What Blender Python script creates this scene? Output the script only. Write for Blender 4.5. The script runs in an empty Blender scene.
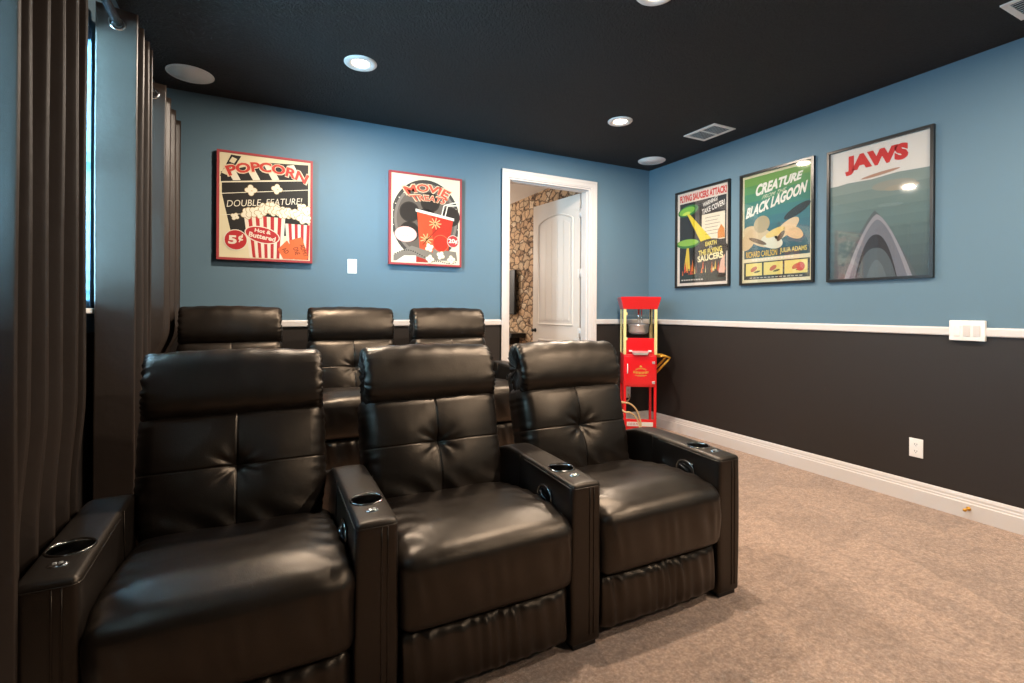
import bpy, bmesh, math, random
import numpy as np
from mathutils import Matrix, Vector
PI = math.pi
random.seed(4)
C = bpy.context.scene.collection

# ------------------------------------------------------------------ materials
def lin(c):
    return tuple((x/12.92 if x <= .04045 else ((x+.055)/1.055)**2.4) for x in c)
def hexc(h):
    return lin(tuple(int(h[i:i+2], 16)/255 for i in (0, 2, 4)))
def mat(name, col, rough=.5, metal=0, spec=.5, coat=0, sheen=0):
    m = bpy.data.materials.new(name); m.use_nodes = True
    b = m.node_tree.nodes['Principled BSDF']
    b.inputs['Base Color'].default_value = (*col, 1)
    b.inputs['Roughness'].default_value = rough
    b.inputs['Metallic'].default_value = metal
    b.inputs['Specular IOR Level'].default_value = spec
    b.inputs['Coat Weight'].default_value = coat
    b.inputs['Coat Roughness'].default_value = .08
    b.inputs['Sheen Weight'].default_value = sheen
    if 'leather' in name: b.inputs['Specular Tint'].default_value = (1, .82, .64, 1)
    return m
def N(m, t): return m.node_tree.nodes.new(t)
def L(m, a, b): m.node_tree.links.new(a, b)
def noise(m, scale, detail=3, rough=.5, coord='Object', stretch=None):
    tc = N(m, 'ShaderNodeTexCoord'); n = N(m, 'ShaderNodeTexNoise')
    n.inputs['Scale'].default_value = scale; n.inputs['Detail'].default_value = detail; n.inputs['Roughness'].default_value = rough
    if stretch:
        mp = N(m, 'ShaderNodeMapping'); mp.inputs['Scale'].default_value = stretch
        L(m, tc.outputs[coord], mp.inputs[0]); L(m, mp.outputs[0], n.inputs['Vector'])
    else: L(m, tc.outputs[coord], n.inputs['Vector'])
    return n
def bump(m, socks, dist=.002):
    """socks: list of (socket, strength) chained"""
    prev = None
    for s, st in socks:
        b = N(m, 'ShaderNodeBump'); b.inputs['Strength'].default_value = st; b.inputs['Distance'].default_value = dist
        L(m, s, b.inputs['Height'])
        if prev: L(m, prev, b.inputs['Normal'])
        prev = b.outputs[0]
    L(m, prev, m.node_tree.nodes['Principled BSDF'].inputs['Normal'])
def ramp(m, fac, stops):
    r = N(m, 'ShaderNodeValToRGB'); e = r.color_ramp.elements
    while len(e) < len(stops): e.new(.5)
    for k, (p, c) in enumerate(stops): e[k].position = p; e[k].color = (*c, 1)
    L(m, fac, r.inputs[0]); return r
def base(m): return m.node_tree.nodes['Principled BSDF'].inputs['Base Color']

# leather
leather = mat('black leather', hexc('110d0b'), .32, spec=.55)
n1 = noise(leather, 420, 2); n2 = noise(leather, 9, 4, .55, stretch=(1, 1, .6)); n3 = noise(leather, 34, 3, .6)
bump(leather, [(n1.outputs[0], .12), (n2.outputs[0], .22), (n3.outputs[0], .12)], .004)
rr = ramp(leather, n2.outputs[0], [(.3, (.31,)*3), (.7, (.41,)*3)]); L(leather, rr.outputs[0], leather.node_tree.nodes['Principled BSDF'].inputs['Roughness'])
leather_side = mat('smooth black leather', hexc('110d0b'), .42, spec=.5)
n1 = noise(leather_side, 420, 2); n2 = noise(leather_side, 14, 3)
bump(leather_side, [(n1.outputs[0], .12), (n2.outputs[0], .25)], .003)
thread = mat('piping leather', hexc('17120f'), .38)
blackp = mat('black plastic', (.008, .008, .008), .35)
cupblk = mat('glossy black cup', (.006, .006, .006), .12)
chrome = mat('chrome', (.85, .83, .8), .12, 1)
darkchrome = mat('dark chrome', (.35, .33, .31), .14, 1)
steel = mat('brushed steel', (.75, .75, .75), .3, .75)
blackmetal = mat('black rod metal', (.03, .03, .032), .25, .6)
# walls
blue = mat('blue wall paint', hexc('627c8b'), .6, spec=.3)
n = noise(blue, 260, 3); bump(blue, [(n.outputs[0], .25)], .001)
dark = mat('near black wall paint', hexc('2a2420'), .55, spec=.4)
n = noise(dark, 260, 3); bump(dark, [(n.outputs[0], .25)], .001)
ceil_m = mat('black ceiling paint', hexc('2d2b29'), .75, spec=.35)
v = noise(ceil_m, 70, 4, .6); rp = ramp(ceil_m, v.outputs[0], [(.42, (0,)*3), (.56, (1,)*3)])
bump(ceil_m, [(rp.outputs[0], 1.0), (noise(ceil_m, 22, 2).outputs[0], .6)], .008)
white = mat('white trim paint', hexc('d6cec8'), .4)
whitep = mat('white plastic', hexc('eeeae4'), .35)
offw = mat('far room white', hexc('f2f0ec'), .7)
# carpet
carpet = mat('beige carpet', hexc('b59a86'), .95, spec=.1, sheen=.3)
a = noise(carpet, 480, 3, .7); b2 = noise(carpet, 70, 5, .8); c2 = noise(carpet, 3.2, 3, .5, stretch=(1, 1.8, 1))
mx = N(carpet, 'ShaderNodeMath'); mx.operation = 'MULTIPLY_ADD'; mx.inputs[1].default_value = .5
L(carpet, a.outputs[0], mx.inputs[0])
m2 = N(carpet, 'ShaderNodeMath'); m2.operation = 'MULTIPLY'; m2.inputs[1].default_value = .5; L(carpet, b2.outputs[0], m2.inputs[0]); L(carpet, m2.outputs[0], mx.inputs[2])
r1 = ramp(carpet, mx.outputs[0], [(.36, hexc('7d5f4d')), (.5, hexc('bb9880')), (.62, hexc('e9cdb5'))])
b3 = noise(carpet, 24, 4, .7); r3 = ramp(carpet, b3.outputs[0], [(.36, (.74,)*3), (.58, (1.03,)*3)])
# vacuum lanes: the pile leans one way or the other, in patches
tcv = N(carpet, 'ShaderNodeTexCoord'); mpv = N(carpet, 'ShaderNodeMapping'); mpv.inputs['Rotation'].default_value = (0, 0, .6); mpv.inputs['Scale'].default_value = (3.2, 1.3, 1)
L(carpet, tcv.outputs['Object'], mpv.inputs[0]); vv = N(carpet, 'ShaderNodeTexVoronoi'); vv.inputs['Scale'].default_value = 1.0; vv.inputs['Randomness'].default_value = .8
dnn = noise(carpet, 5, 3, .6); va = N(carpet, 'ShaderNodeVectorMath'); va.operation = 'MULTIPLY_ADD'; va.inputs[1].default_value = (.35, .35, .35)
L(carpet, dnn.outputs['Color'], va.inputs[0]); L(carpet, mpv.outputs[0], va.inputs[2]); L(carpet, va.outputs[0], vv.inputs['Vector'])
sv = N(carpet, 'ShaderNodeSeparateColor'); L(carpet, vv.outputs['Color'], sv.inputs[0])
av = N(carpet, 'ShaderNodeMath'); av.operation = 'MULTIPLY_ADD'; av.inputs[1].default_value = .35; L(carpet, sv.outputs[0], av.inputs[0])
av2 = N(carpet, 'ShaderNodeMath'); av2.operation = 'MULTIPLY'; av2.inputs[1].default_value = .65; L(carpet, c2.outputs[0], av2.inputs[0]); L(carpet, av2.outputs[0], av.inputs[2])
r2 = ramp(carpet, av.outputs[0], [(.34, (.80,)*3), (.46, (.90,)*3), (.60, (1.0,)*3)])
mc = N(carpet, 'ShaderNodeMix'); mc.data_type = 'RGBA'; mc.blend_type = 'MULTIPLY'; mc.inputs[0].default_value = 1
L(carpet, r1.outputs[0], mc.inputs[6]); L(carpet, r2.outputs[0], mc.inputs[7]); mc2 = N(carpet, 'ShaderNodeMix'); mc2.data_type = 'RGBA'; mc2.blend_type = 'MULTIPLY'; mc2.inputs[0].default_value = 1
L(carpet, mc.outputs[2], mc2.inputs[6]); L(carpet, r3.outputs[0], mc2.inputs[7]); L(carpet, mc2.outputs[2], base(carpet))
bump(carpet, [(mx.outputs[0], 1.0), (c2.outputs[0], .3)], .012)
# curtains
curt = mat('dark brown satin curtain', hexc('342b25'), .4, spec=.45, sheen=0)
n1 = noise(curt, 5, 4, .55); n2 = noise(curt, 700, 1)
bump(curt, [(n1.outputs[0], .5), (n2.outputs[0], .08)], .01)
# stone
stone = mat('stacked stone', hexc('9c7a5c'), .8)
tc = N(stone, 'ShaderNodeTexCoord'); mp = N(stone, 'ShaderNodeMapping'); mp.inputs['Scale'].default_value = (1, 7.2, 12)
L(stone, tc.outputs['Object'], mp.inputs[0])
dn = N(stone, 'ShaderNodeTexNoise'); dn.inputs['Scale'].default_value = 1.3; L(stone, mp.outputs[0], dn.inputs['Vector'])
ad = N(stone, 'ShaderNodeVectorMath'); ad.operation = 'MULTIPLY_ADD'; ad.inputs[1].default_value = (.9, .9, .9)
L(stone, dn.outputs['Color'], ad.inputs[0]); L(stone, mp.outputs[0], ad.inputs[2])
v1 = N(stone, 'ShaderNodeTexVoronoi'); v1.feature = 'DISTANCE_TO_EDGE'; v1.inputs['Scale'].default_value = 1; L(stone, ad.outputs[0], v1.inputs['Vector'])
v2 = N(stone, 'ShaderNodeTexVoronoi'); v2.inputs['Scale'].default_value = 1; L(stone, ad.outputs[0], v2.inputs['Vector'])
sep = N(stone, 'ShaderNodeSeparateColor'); L(stone, v2.outputs['Color'], sep.inputs[0])
cr = ramp(stone, sep.outputs[0], [(0, hexc('b8926e')), (.4, hexc('dcb68e')), (.75, hexc('cdb08e')), (1, hexc('f0d8b8'))])
er = ramp(stone, v1.outputs['Distance'], [(.0, hexc('4a3424')), (.14, (1, 1, 1))])
mm = N(stone, 'ShaderNodeMix'); mm.data_type = 'RGBA'; mm.blend_type = 'MULTIPLY'; mm.inputs[0].default_value = 1
L(stone, cr.outputs[0], mm.inputs[6]); L(stone, er.outputs[0], mm.inputs[7]); sn = noise(stone, 26, 5, .7); sr = ramp(stone, sn.outputs[0], [(.3, (.62,)*3), (.6, (1.0,)*3)])
m3 = N(stone, 'ShaderNodeMix'); m3.data_type = 'RGBA'; m3.blend_type = 'MULTIPLY'; m3.inputs[0].default_value = 1
L(stone, mm.outputs[2], m3.inputs[6]); L(stone, sr.outputs[0], m3.inputs[7]); L(stone, m3.outputs[2], base(stone))
bump(stone, [(v1.outputs['Distance'], .8), (noise(stone, 30, 4).outputs[0], .4)], .03)
# popcorn cart
red = mat('red enamel', hexc('d8141c'), .3, coat=.5)
gold = mat('pale gold enamel', hexc('e3cf8c'), .35)
brass = mat('brass', hexc('d9a03c'), .3, .7)
frame_blk = mat('black frame', (.012, .011, .01), .3)
cream_cord = mat('cream cable', hexc('d8b98a'), .5)
doorw = mat('white door paint', hexc('d8cdc2'), .4)
blind_m = mat('white blind slats', hexc('eeeef0'), .5)
grille = mat('speaker grille', hexc('f2f2ec'), .8)
n = N(grille, 'ShaderNodeTexVoronoi'); n.inputs['Scale'].default_value = 260; tcg = N(grille, 'ShaderNodeTexCoord'); L(grille, tcg.outputs['Object'], n.inputs['Vector'])
bump(grille, [(n.outputs[0], .5)], .002)

def glassmat(name, refl=1.0, rough=.02):
    m = bpy.data.materials.new(name); m.use_nodes = True; nt = m.node_tree
    nt.nodes.remove(nt.nodes['Principled BSDF'])
    t = N(m, 'ShaderNodeBsdfTransparent'); g = N(m, 'ShaderNodeBsdfGlossy'); g.inputs['Roughness'].default_value = rough
    f = N(m, 'ShaderNodeLayerWeight'); f.inputs[0].default_value = .5
    p5 = N(m, 'ShaderNodeMath'); p5.operation = 'POWER'; p5.inputs[1].default_value = 5; L(m, f.outputs['Facing'], p5.inputs[0])
    mu = N(m, 'ShaderNodeMath'); mu.operation = 'MULTIPLY_ADD'; mu.inputs[1].default_value = .96; mu.inputs[2].default_value = .04*refl
    mi = N(m, 'ShaderNodeMixShader')
    L(m, p5.outputs[0], mu.inputs[0]); L(m, mu.outputs[0], mi.inputs[0]); L(m, t.outputs[0], mi.inputs[1]); L(m, g.outputs[0], mi.inputs[2])
    L(m, mi.outputs[0], nt.nodes['Material Output'].inputs[0]); return m
pane = glassmat('clear glass', 1.0)
acry = glassmat('poster acrylic', 1.6, .03)
def emis(name, col, st):
    m = bpy.data.materials.new(name); m.use_nodes = True; b = m.node_tree.nodes['Principled BSDF']
    b.inputs['Base Color'].default_value = (.8, .8, .8, 1)
    b.inputs['Emission Color'].default_value = (*col, 1); b.inputs['Emission Strength'].default_value = st; return m
_flat = {}
def flat(h, rough=.55):
    if (h, rough) not in _flat: _flat[(h, rough)] = mat('print '+h, tuple(.80*q for q in hexc(h)), rough, spec=.3)
    return _flat[(h, rough)]

# ------------------------------------------------------------------ mesh helpers
class MB:
    def __init__(s): s.v = []; s.f = []; s.m = []; s.sm = []; s.mats = []
    def add(s, v, f, m, smooth=False, T=None):
        o = len(s.v)
        if T is not None: v = [tuple(T @ Vector(p)) for p in v]
        s.v += [tuple(map(float, p)) for p in v]
        if m not in s.mats: s.mats.append(m)
        k = s.mats.index(m)
        for q in f: s.f.append(tuple(i+o for i in q)); s.m.append(k); s.sm.append(smooth)
        return s
    def box(s, a, b, m, T=None, bev=0):
        x0, y0, z0 = a; x1, y1, z1 = b
        if bev:
            V, F = rbox(x1-x0, y1-y0, z1-z0, bev, 3, 3, 3)
            V = V+np.array([(x0+x1)/2, (y0+y1)/2, (z0+z1)/2]); return s.add(V.tolist(), F, m, True, T)
        v = [(x, y, z) for z in (z0, z1) for y in (y0, y1) for x in (x0, x1)]
        return s.add(v, [(0, 2, 3, 1), (4, 5, 7, 6), (0, 1, 5, 4), (2, 6, 7, 3), (0, 4, 6, 2), (1, 3, 7, 5)], m, False, T)
    def tube(s, pts, r, m, seg=8, cap=True, T=None):
        pts = [Vector(p) for p in pts]; n = len(pts); v = []; f = []
        up = None
        for i, p in enumerate(pts):
            t = (pts[min(i+1, n-1)]-pts[max(i-1, 0)]).normalized()
            if up is None: up = t.orthogonal().normalized()
            up = (up-t*up.dot(t)).normalized(); w = t.cross(up)
            rad = r[i] if isinstance(r, (list, tuple)) else r
            for k in range(seg):
                a = 2*PI*k/seg; v.append(tuple(p+(up*math.cos(a)+w*math.sin(a))*rad))
        for i in range(n-1):
            for k in range(seg):
                f.append((i*seg+k, i*seg+(k+1) % seg, (i+1)*seg+(k+1) % seg, (i+1)*seg+k))
        if cap: f += [tuple(reversed(range(seg))), tuple(range((n-1)*seg, n*seg))]
        return s.add(v, f, m, True, T)
    def lathe(s, prof, m, seg=32, T=None, smooth=True, cap=False):
        v = []; f = []; n = len(prof)
        for (r, z) in prof:
            for k in range(seg):
                a = 2*PI*k/seg; v.append((r*math.cos(a), r*math.sin(a), z))
        for i in range(n-1):
            for k in range(seg): f.append((i*seg+k, i*seg+(k+1) % seg, (i+1)*seg+(k+1) % seg, (i+1)*seg+k))
        if cap and prof[0][0] > 0: f.append(tuple(reversed(range(seg))))
        if cap and prof[-1][0] > 0: f.append(tuple(range((n-1)*seg, n*seg)))
        return s.add(v, f, m, smooth, T)
    def prism(s, poly, z0, z1, m, T=None, smooth=False):
        n = len(poly); v = [(x, y, z0) for x, y in poly]+[(x, y, z1) for x, y in poly]
        f = [tuple(reversed(range(n))), tuple(range(n, 2*n))]+[(i, (i+1) % n, n+(i+1) % n, n+i) for i in range(n)]
        return s.add(v, f, m, smooth, T)
    def build(s, name, parent=None, kind=None, loc=None, weld=False):
        me = bpy.data.meshes.new(name); me.from_pydata(s.v, [], s.f)
        for m in s.mats: me.materials.append(m)
        me.polygons.foreach_set('material_index', s.m); me.polygons.foreach_set('use_smooth', s.sm)
        me.update()
        if weld:
            bm = bmesh.new(); bm.from_mesh(me); bmesh.ops.remove_doubles(bm, verts=bm.verts, dist=1e-5); bmesh.ops.recalc_face_normals(bm, faces=bm.faces); bm.to_mesh(me); bm.free()
        o = bpy.data.objects.new(name, me); C.objects.link(o)
        if parent is not None: o.parent = parent
        if kind: o['kind'] = kind
        if loc: o.location = loc
        return o
def tag(o, label, cat, group=None, kind=None):
    o['label'] = label; o['category'] = cat
    if group: o['group'] = group
    if kind: o['kind'] = kind
    return o
def empty(name, loc=(0, 0, 0), rot=(0, 0, 0), label=None, cat=None, group=None):
    o = bpy.data.objects.new(name, None); C.objects.link(o); o.location = loc; o.rotation_euler = rot; o.empty_display_size = .05
    if label: tag(o, label, cat, group)
    return o
def children(o): return [c for c in bpy.data.objects if c.parent == o]
def copy_tree(o, parent=None):
    c = o.copy(); C.objects.link(c)
    if parent is not None: c.parent = parent
    for ch in children(o):
        if ch.name != c.name: copy_tree(ch, c)
    return c
def rbox(sx, sy, sz, r, nx, ny, nz, extra=((), (), ())):
    """rounded box on a grid: sample positions cluster into the rounded borders"""
    h = np.array([sx, sy, sz])/2; r = min(r, h.min()*.999)
    def samp(hh, n, ex=()):
        k = 4
        e = [hh-r+r*math.sin(PI/2*i/k) for i in range(k+1)]
        inner = [q for q in np.linspace(-(hh-r), hh-r, max(2, n+1)) if not any(abs(q-x) < .0045 for x in ex)]+list(ex)
        return sorted(set(np.round(list(inner)+e+[-q for q in e], 7)))
    S = [samp(h[i], n, extra[i]) for i, n in enumerate((nx, ny, nz))]
    V = {}; F = []
    def vid(p):
        key = (round(p[0], 6), round(p[1], 6), round(p[2], 6))
        if key not in V: V[key] = len(V)
        return V[key]
    for ax in range(3):
        a, b = [(1, 2), (2, 0), (0, 1)][ax]
        for sg in (-1, 1):
            for i in range(len(S[a])-1):
                for j in range(len(S[b])-1):
                    q = []
                    for (ii, jj) in ((i, j), (i+1, j), (i+1, j+1), (i, j+1)):
                        p = [0, 0, 0]; p[ax] = sg*h[ax]; p[a] = S[a][ii]; p[b] = S[b][jj]; q.append(vid(p))
                    F.append(tuple(q) if sg > 0 else tuple(reversed(q)))
    P = np.array(list(V.keys())); inn = np.clip(P, -(h-r), h-r); d = P-inn
    # equal-angle rounding: project cube-surface offset to the sphere
    ln = np.linalg.norm(d, axis=1); ln[ln == 0] = 1
    return inn+d/ln[:, None]*r, F
def ss(a, b, x):
    t = np.clip((x-a)/(b-a), 0, 1); return t*t*(3-2*t)
def wob(x, y, seed=0):
    rs = np.random.RandomState(seed); s = 0
    for k in range(6):
        a, b, p = rs.uniform(-1, 1)*14*(k+1)**.5, rs.uniform(-1, 1)*14*(k+1)**.5, rs.uniform(0, 6.28)
        s = s+np.sin(a*x+b*y+p)/(k+1)
    return s

# ------------------------------------------------------------------ text
_txt = {}
def text_geo(s, bold=0., shear=0.):
    key = (s, bold, shear)
    if key in _txt: return _txt[key]
    cu = bpy.data.curves.new('t', 'FONT'); cu.body = s; cu.size = 1; cu.offset = bold; cu.shear = shear; cu.resolution_u = 3
    o = bpy.data.objects.new('t', cu); C.objects.link(o); bpy.context.view_layer.update()
    me = bpy.data.meshes.new_from_object(o.evaluated_get(bpy.context.evaluated_depsgraph_get()))
    v = [(p.co.x, p.co.y) for p in me.vertices]; f = [tuple(q.vertices) for q in me.polygons]
    bpy.data.objects.remove(o); bpy.data.curves.remove(cu); bpy.data.meshes.remove(me)
    _txt[key] = (v, f); return v, f
LAY = .00012
class Art(MB):
    """flat print: x right, y up, z out of the wall"""
    z = 0.
    def poly(s, pts, h, lay):
        # convex or star-shaped polygons, fan from the centroid
        cx = sum(p[0] for p in pts)/len(pts); cy = sum(p[1] for p in pts)/len(pts); n = len(pts)
        s.add([(x, y, s.z+lay*LAY) for x, y in pts]+[(cx, cy, s.z+lay*LAY)], [(i, (i+1) % n, n) for i in range(n)], flat(h)); return s
    def rect(s, x0, y0, x1, y1, h, lay): return s.add([(x0, y0, s.z+lay*LAY), (x1, y0, s.z+lay*LAY), (x1, y1, s.z+lay*LAY), (x0, y1, s.z+lay*LAY)], [(0, 1, 2, 3)], flat(h))
    def ell(s, cx, cy, rx, ry, h, lay, rot=0, n=28):
        c, q = math.cos(rot), math.sin(rot)
        return s.poly([(cx+rx*math.cos(a)*c-ry*math.sin(a)*q, cy+rx*math.cos(a)*q+ry*math.sin(a)*c) for a in [2*PI*k/n for k in range(n)]], h, lay)
    def line(s, p, q, w, h, lay):
        dx, dy = q[0]-p[0], q[1]-p[1]; l = math.hypot(dx, dy); nx, ny = -dy/l*w/2, dx/l*w/2
        return s.add([(p[0]+nx, p[1]+ny, s.z+lay*LAY), (p[0]-nx, p[1]-ny, s.z+lay*LAY), (q[0]-nx, q[1]-ny, s.z+lay*LAY), (q[0]+nx, q[1]+ny, s.z+lay*LAY)], [(0, 1, 2, 3)], flat(h))
    def text(s, t, x0, y0, x1, y1, h, lay, bold=0., shear=0., warp=None, rot=0):
        v, f = text_geo(t, bold, shear)
        ax = min(p[0] for p in v); bx = max(p[0] for p in v); ay = min(p[1] for p in v); by = max(p[1] for p in v)
        out = []
        cx, cy = (x0+x1)/2, (y0+y1)/2
        for (x, y) in v:
            u = (x-ax)/(bx-ax); w = (y-ay)/(by-ay)
            if warp: X, Y = warp(u, w)
            else:
                X, Y = x0+(x1-x0)*u, y0+(y1-y0)*w
                if rot: X, Y = cx+(X-cx)*math.cos(rot)-(Y-cy)*math.sin(rot), cy+(X-cx)*math.sin(rot)+(Y-cy)*math.cos(rot)
            out.append((X, Y, s.z+lay*LAY))
        return s.add(out, f, flat(h))
    def kernel(s, cx, cy, r, lay, seed=0, h='f6efd8'):
        rs = random.Random(seed); a0 = rs.random()*6
        for k in range(4):
            a = a0+k*1.6; s.ell(cx+r*.55*math.cos(a), cy+r*.55*math.sin(a), r*.68, r*.6, 'b39a68', lay, a, 12)
            s.ell(cx+r*.55*math.cos(a), cy+r*.55*math.sin(a), r*.58, r*.5, h, lay+.5+k*.1, a, 12)
        s.ell(cx+r*.15, cy-r*.1, r*.18, r*.12, 'd9b877', lay+1, a0, 8)


# ------------------------------------------------------------------ room shell
XL, XR, YB, YR, H = -.66, 3.741, 4.124, -3.0, 2.74
RZ = 1.131; TH = .13
def wall(name, axis, plane, out, a0, a1, holes, z1=H):
    """axis: the direction the wall runs along; plane: inner face; out: +1/-1 side of the thickness; holes: (a, b, z0, z1)"""
    mb = MB(); A = sorted({a0, a1, *[q for h in holes for q in h[:2]]}); Z = sorted({0, RZ-.02, z1, *[q for h in holes for q in h[2:]]})
    for i in range(len(A)-1):
        for j in range(len(Z)-1):
            ca, cz = (A[i]+A[i+1])/2, (Z[j]+Z[j+1])/2
            if any(h[0] < ca < h[1] and h[2] < cz < h[3] for h in holes): continue
            m = dark if cz < RZ-.02 else blue
            p, q = sorted((plane, plane+out*TH))
            if axis == 'y': mb.box((p, A[i], Z[j]), (q, A[i+1], Z[j+1]), m)
            else: mb.box((A[i], p, Z[j]), (A[i+1], q, Z[j+1]), m)
    return mb.build(name, kind='structure')
WIN = [(.55, 1.30), (1.62, 2.69), (3.02, 3.74)]; WZ0, WZ1 = 1.215, 2.40
DX0, DX1, DZ = 2.035, 2.962, 2.455
wall('wall_left', 'y', XL, -1, YR-TH, YB+TH, [(a, b, WZ0, WZ1) for a, b in WIN])
wall('wall_right', 'y', XR, 1, YR-TH, YB+TH, [])
wall('wall_back', 'x', YB, 1, XL, XR, [(DX0, DX1, 0, DZ)])
wall('wall_rear', 'x', YR, -1, XL, XR, [])
MB().box((XL-TH, YR-TH, -.1), (XR+TH, YB, 0), carpet).build('floor', kind='structure')
MB().box((XL-TH, YR-TH, H), (XR+TH, YB+TH, H+.1), ceil_m).build('ceiling', kind='structure')

# chair rail, baseboard
def profile_run(name, prof, p0, p1, normal, m, kind='structure'):
    """prof: (out, z) list; runs from p0 to p1 with the profile's out direction = normal"""
    mb = MB(); n = len(prof)
    v = [(p[0]+normal[0]*o, p[1]+normal[1]*o, z) for p in (p0, p1) for o, z in prof]
    f = [(i, (i+1) % n, n+(i+1) % n, n+i) for i in range(n)]+[tuple(range(n)), tuple(reversed(range(n, 2*n)))]
    mb.add(v, f, m); return mb.build(name, kind=kind)
rail = [(0, 1.08), (.012, 1.08), (.016, 1.086), (.016, 1.122), (.012, 1.131), (0, 1.131)]
bb = [(0, 0), (.017, 0), (.017, .088), (.013, .094), (.013, .104), (.010, .110), (.010, .122), (.007, .132), (.004, .139), (0, .14)]
CX0, CX1 = 1.963, 3.034      # outer edges of the door casing
profile_run('trim_1', rail, (XR, YR), (XR, YB), (-1, 0), white)
profile_run('trim_2', rail, (XL, YB), (CX0, YB), (0, -1), white)
profile_run('trim_3', rail, (CX1, YB), (XR, YB), (0, -1), white)
profile_run('trim_5', rail, (XL, YR), (XR, YR), (0, 1), white)
profile_run('baseboard_right', bb, (XR, YR), (XR, YB), (-1, 0), white)
profile_run('baseboard_back', bb, (CX1, YB), (XR, YB), (0, -1), white)
profile_run('baseboard_left', bb, (XL, YR), (XL, YB), (1, 0), white)
profile_run('baseboard_rear', bb, (XL, YR), (XR, YR), (0, 1), white)

# carpeted platform under the rear row
RX1, RY0, RH = 1.92, 2.99, .205
o = MB().box((XL, RY0, 0), (RX1, YB, RH), carpet, bev=.015).build('rear_platform', kind='structure')

# windows
for k, (a, b) in enumerate(WIN):
    e = MB()
    xg = XL-.085
    fr = .035
    for (y0, y1, z0, z1) in ((a, a+fr, WZ0, WZ1), (b-fr, b, WZ0, WZ1), (a+fr, b-fr, WZ0, WZ0+fr), (a+fr, b-fr, WZ1-fr, WZ1), (a+fr, b-fr, (WZ0+WZ1)/2-.016, (WZ0+WZ1)/2+.016)):
        e.box((xg-.03, y0, z0), (xg+.01, y1, z1), whitep)
    w = e.build('window_%d' % (k+1), kind='structure')
    MB().box((xg-.013, a+fr-.005, WZ0+fr-.005), (xg-.008, b-fr+.005, WZ1-fr+.005), pane).build('glass_pane', w)
    MB().box((XL-.075, a-.03, WZ0-.022), (XL+.03, b+.03, WZ0), whitep, bev=.005).build('window_sill', w)
    # horizontal blinds inside the reveal
    bl = empty('window_blind', (XL-.035, (a+b)/2, WZ0), label=['white horizontal blind in the window ahead of the first curtain', 'white horizontal blind glimpsed between the nearest and middle curtains', 'white horizontal blind between the middle and farthest curtains'][k], cat='blind')
    hw = (b-a)/2-.006
    MB().box((-.025, -hw, WZ1-WZ0-.045), (.025, hw, WZ1-WZ0-.001), whitep, bev=.004).build('headrail', bl)
    s = MB(); z = .03
    while z < WZ1-WZ0-.06:
        T = Matrix.Translation((0, 0, z)) @ Matrix.Rotation(math.radians(-14), 4, 'Y')
        s.box((-.024, -hw, -.0012), (.024, hw, .0012), blind_m, T); z += .042
    s.build('slats', bl)
    MB().box((-.022, -hw, .003), (.022, hw, .018), whitep).build('bottom_rail', bl)

# door casing, jamb, door
cas = MB()
def casing(mb, y, sgn, x0=DX0, x1=DX1, z=DZ):
    w = .072
    steps = [(0, w, .012), (.014, w, .017), (.047, w, .021)]
    for (i0, i1, t) in steps:
        ya, yb = sorted((y, y+sgn*t))
        mb.box((x0-i1, ya, 0), (x0-i0, yb, z+i1), white); mb.box((x1+i0, ya, 0), (x1+i1, yb, z+i1), white)
        mb.box((x0-i0, ya, z+i0), (x1+i0, yb, z+i1), white)
casing(cas, YB, -1); casing(cas, YB+TH, 1)
cas.box((DX0, YB-.002, 0), (DX0+.015, YB+TH+.002, DZ), white); cas.box((DX1-.015, YB-.002, 0), (DX1, YB+TH+.002, DZ), white)
cas.box((DX0+.015, YB-.002, DZ-.015), (DX1-.015, YB+TH+.002, DZ), white)
cas.box((DX0+.015, YB+.03, 0), (DX0+.025, YB+.075, DZ-.015), white); cas.box((DX1-.025, YB+.03, 0), (DX1-.015, YB+.075, DZ-.015), white)
cas.box((DX0+.025, YB+.03, DZ-.025), (DX1-.025, YB+.075, DZ-.015), white)
cas.build('trim_door', kind='structure')
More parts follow.
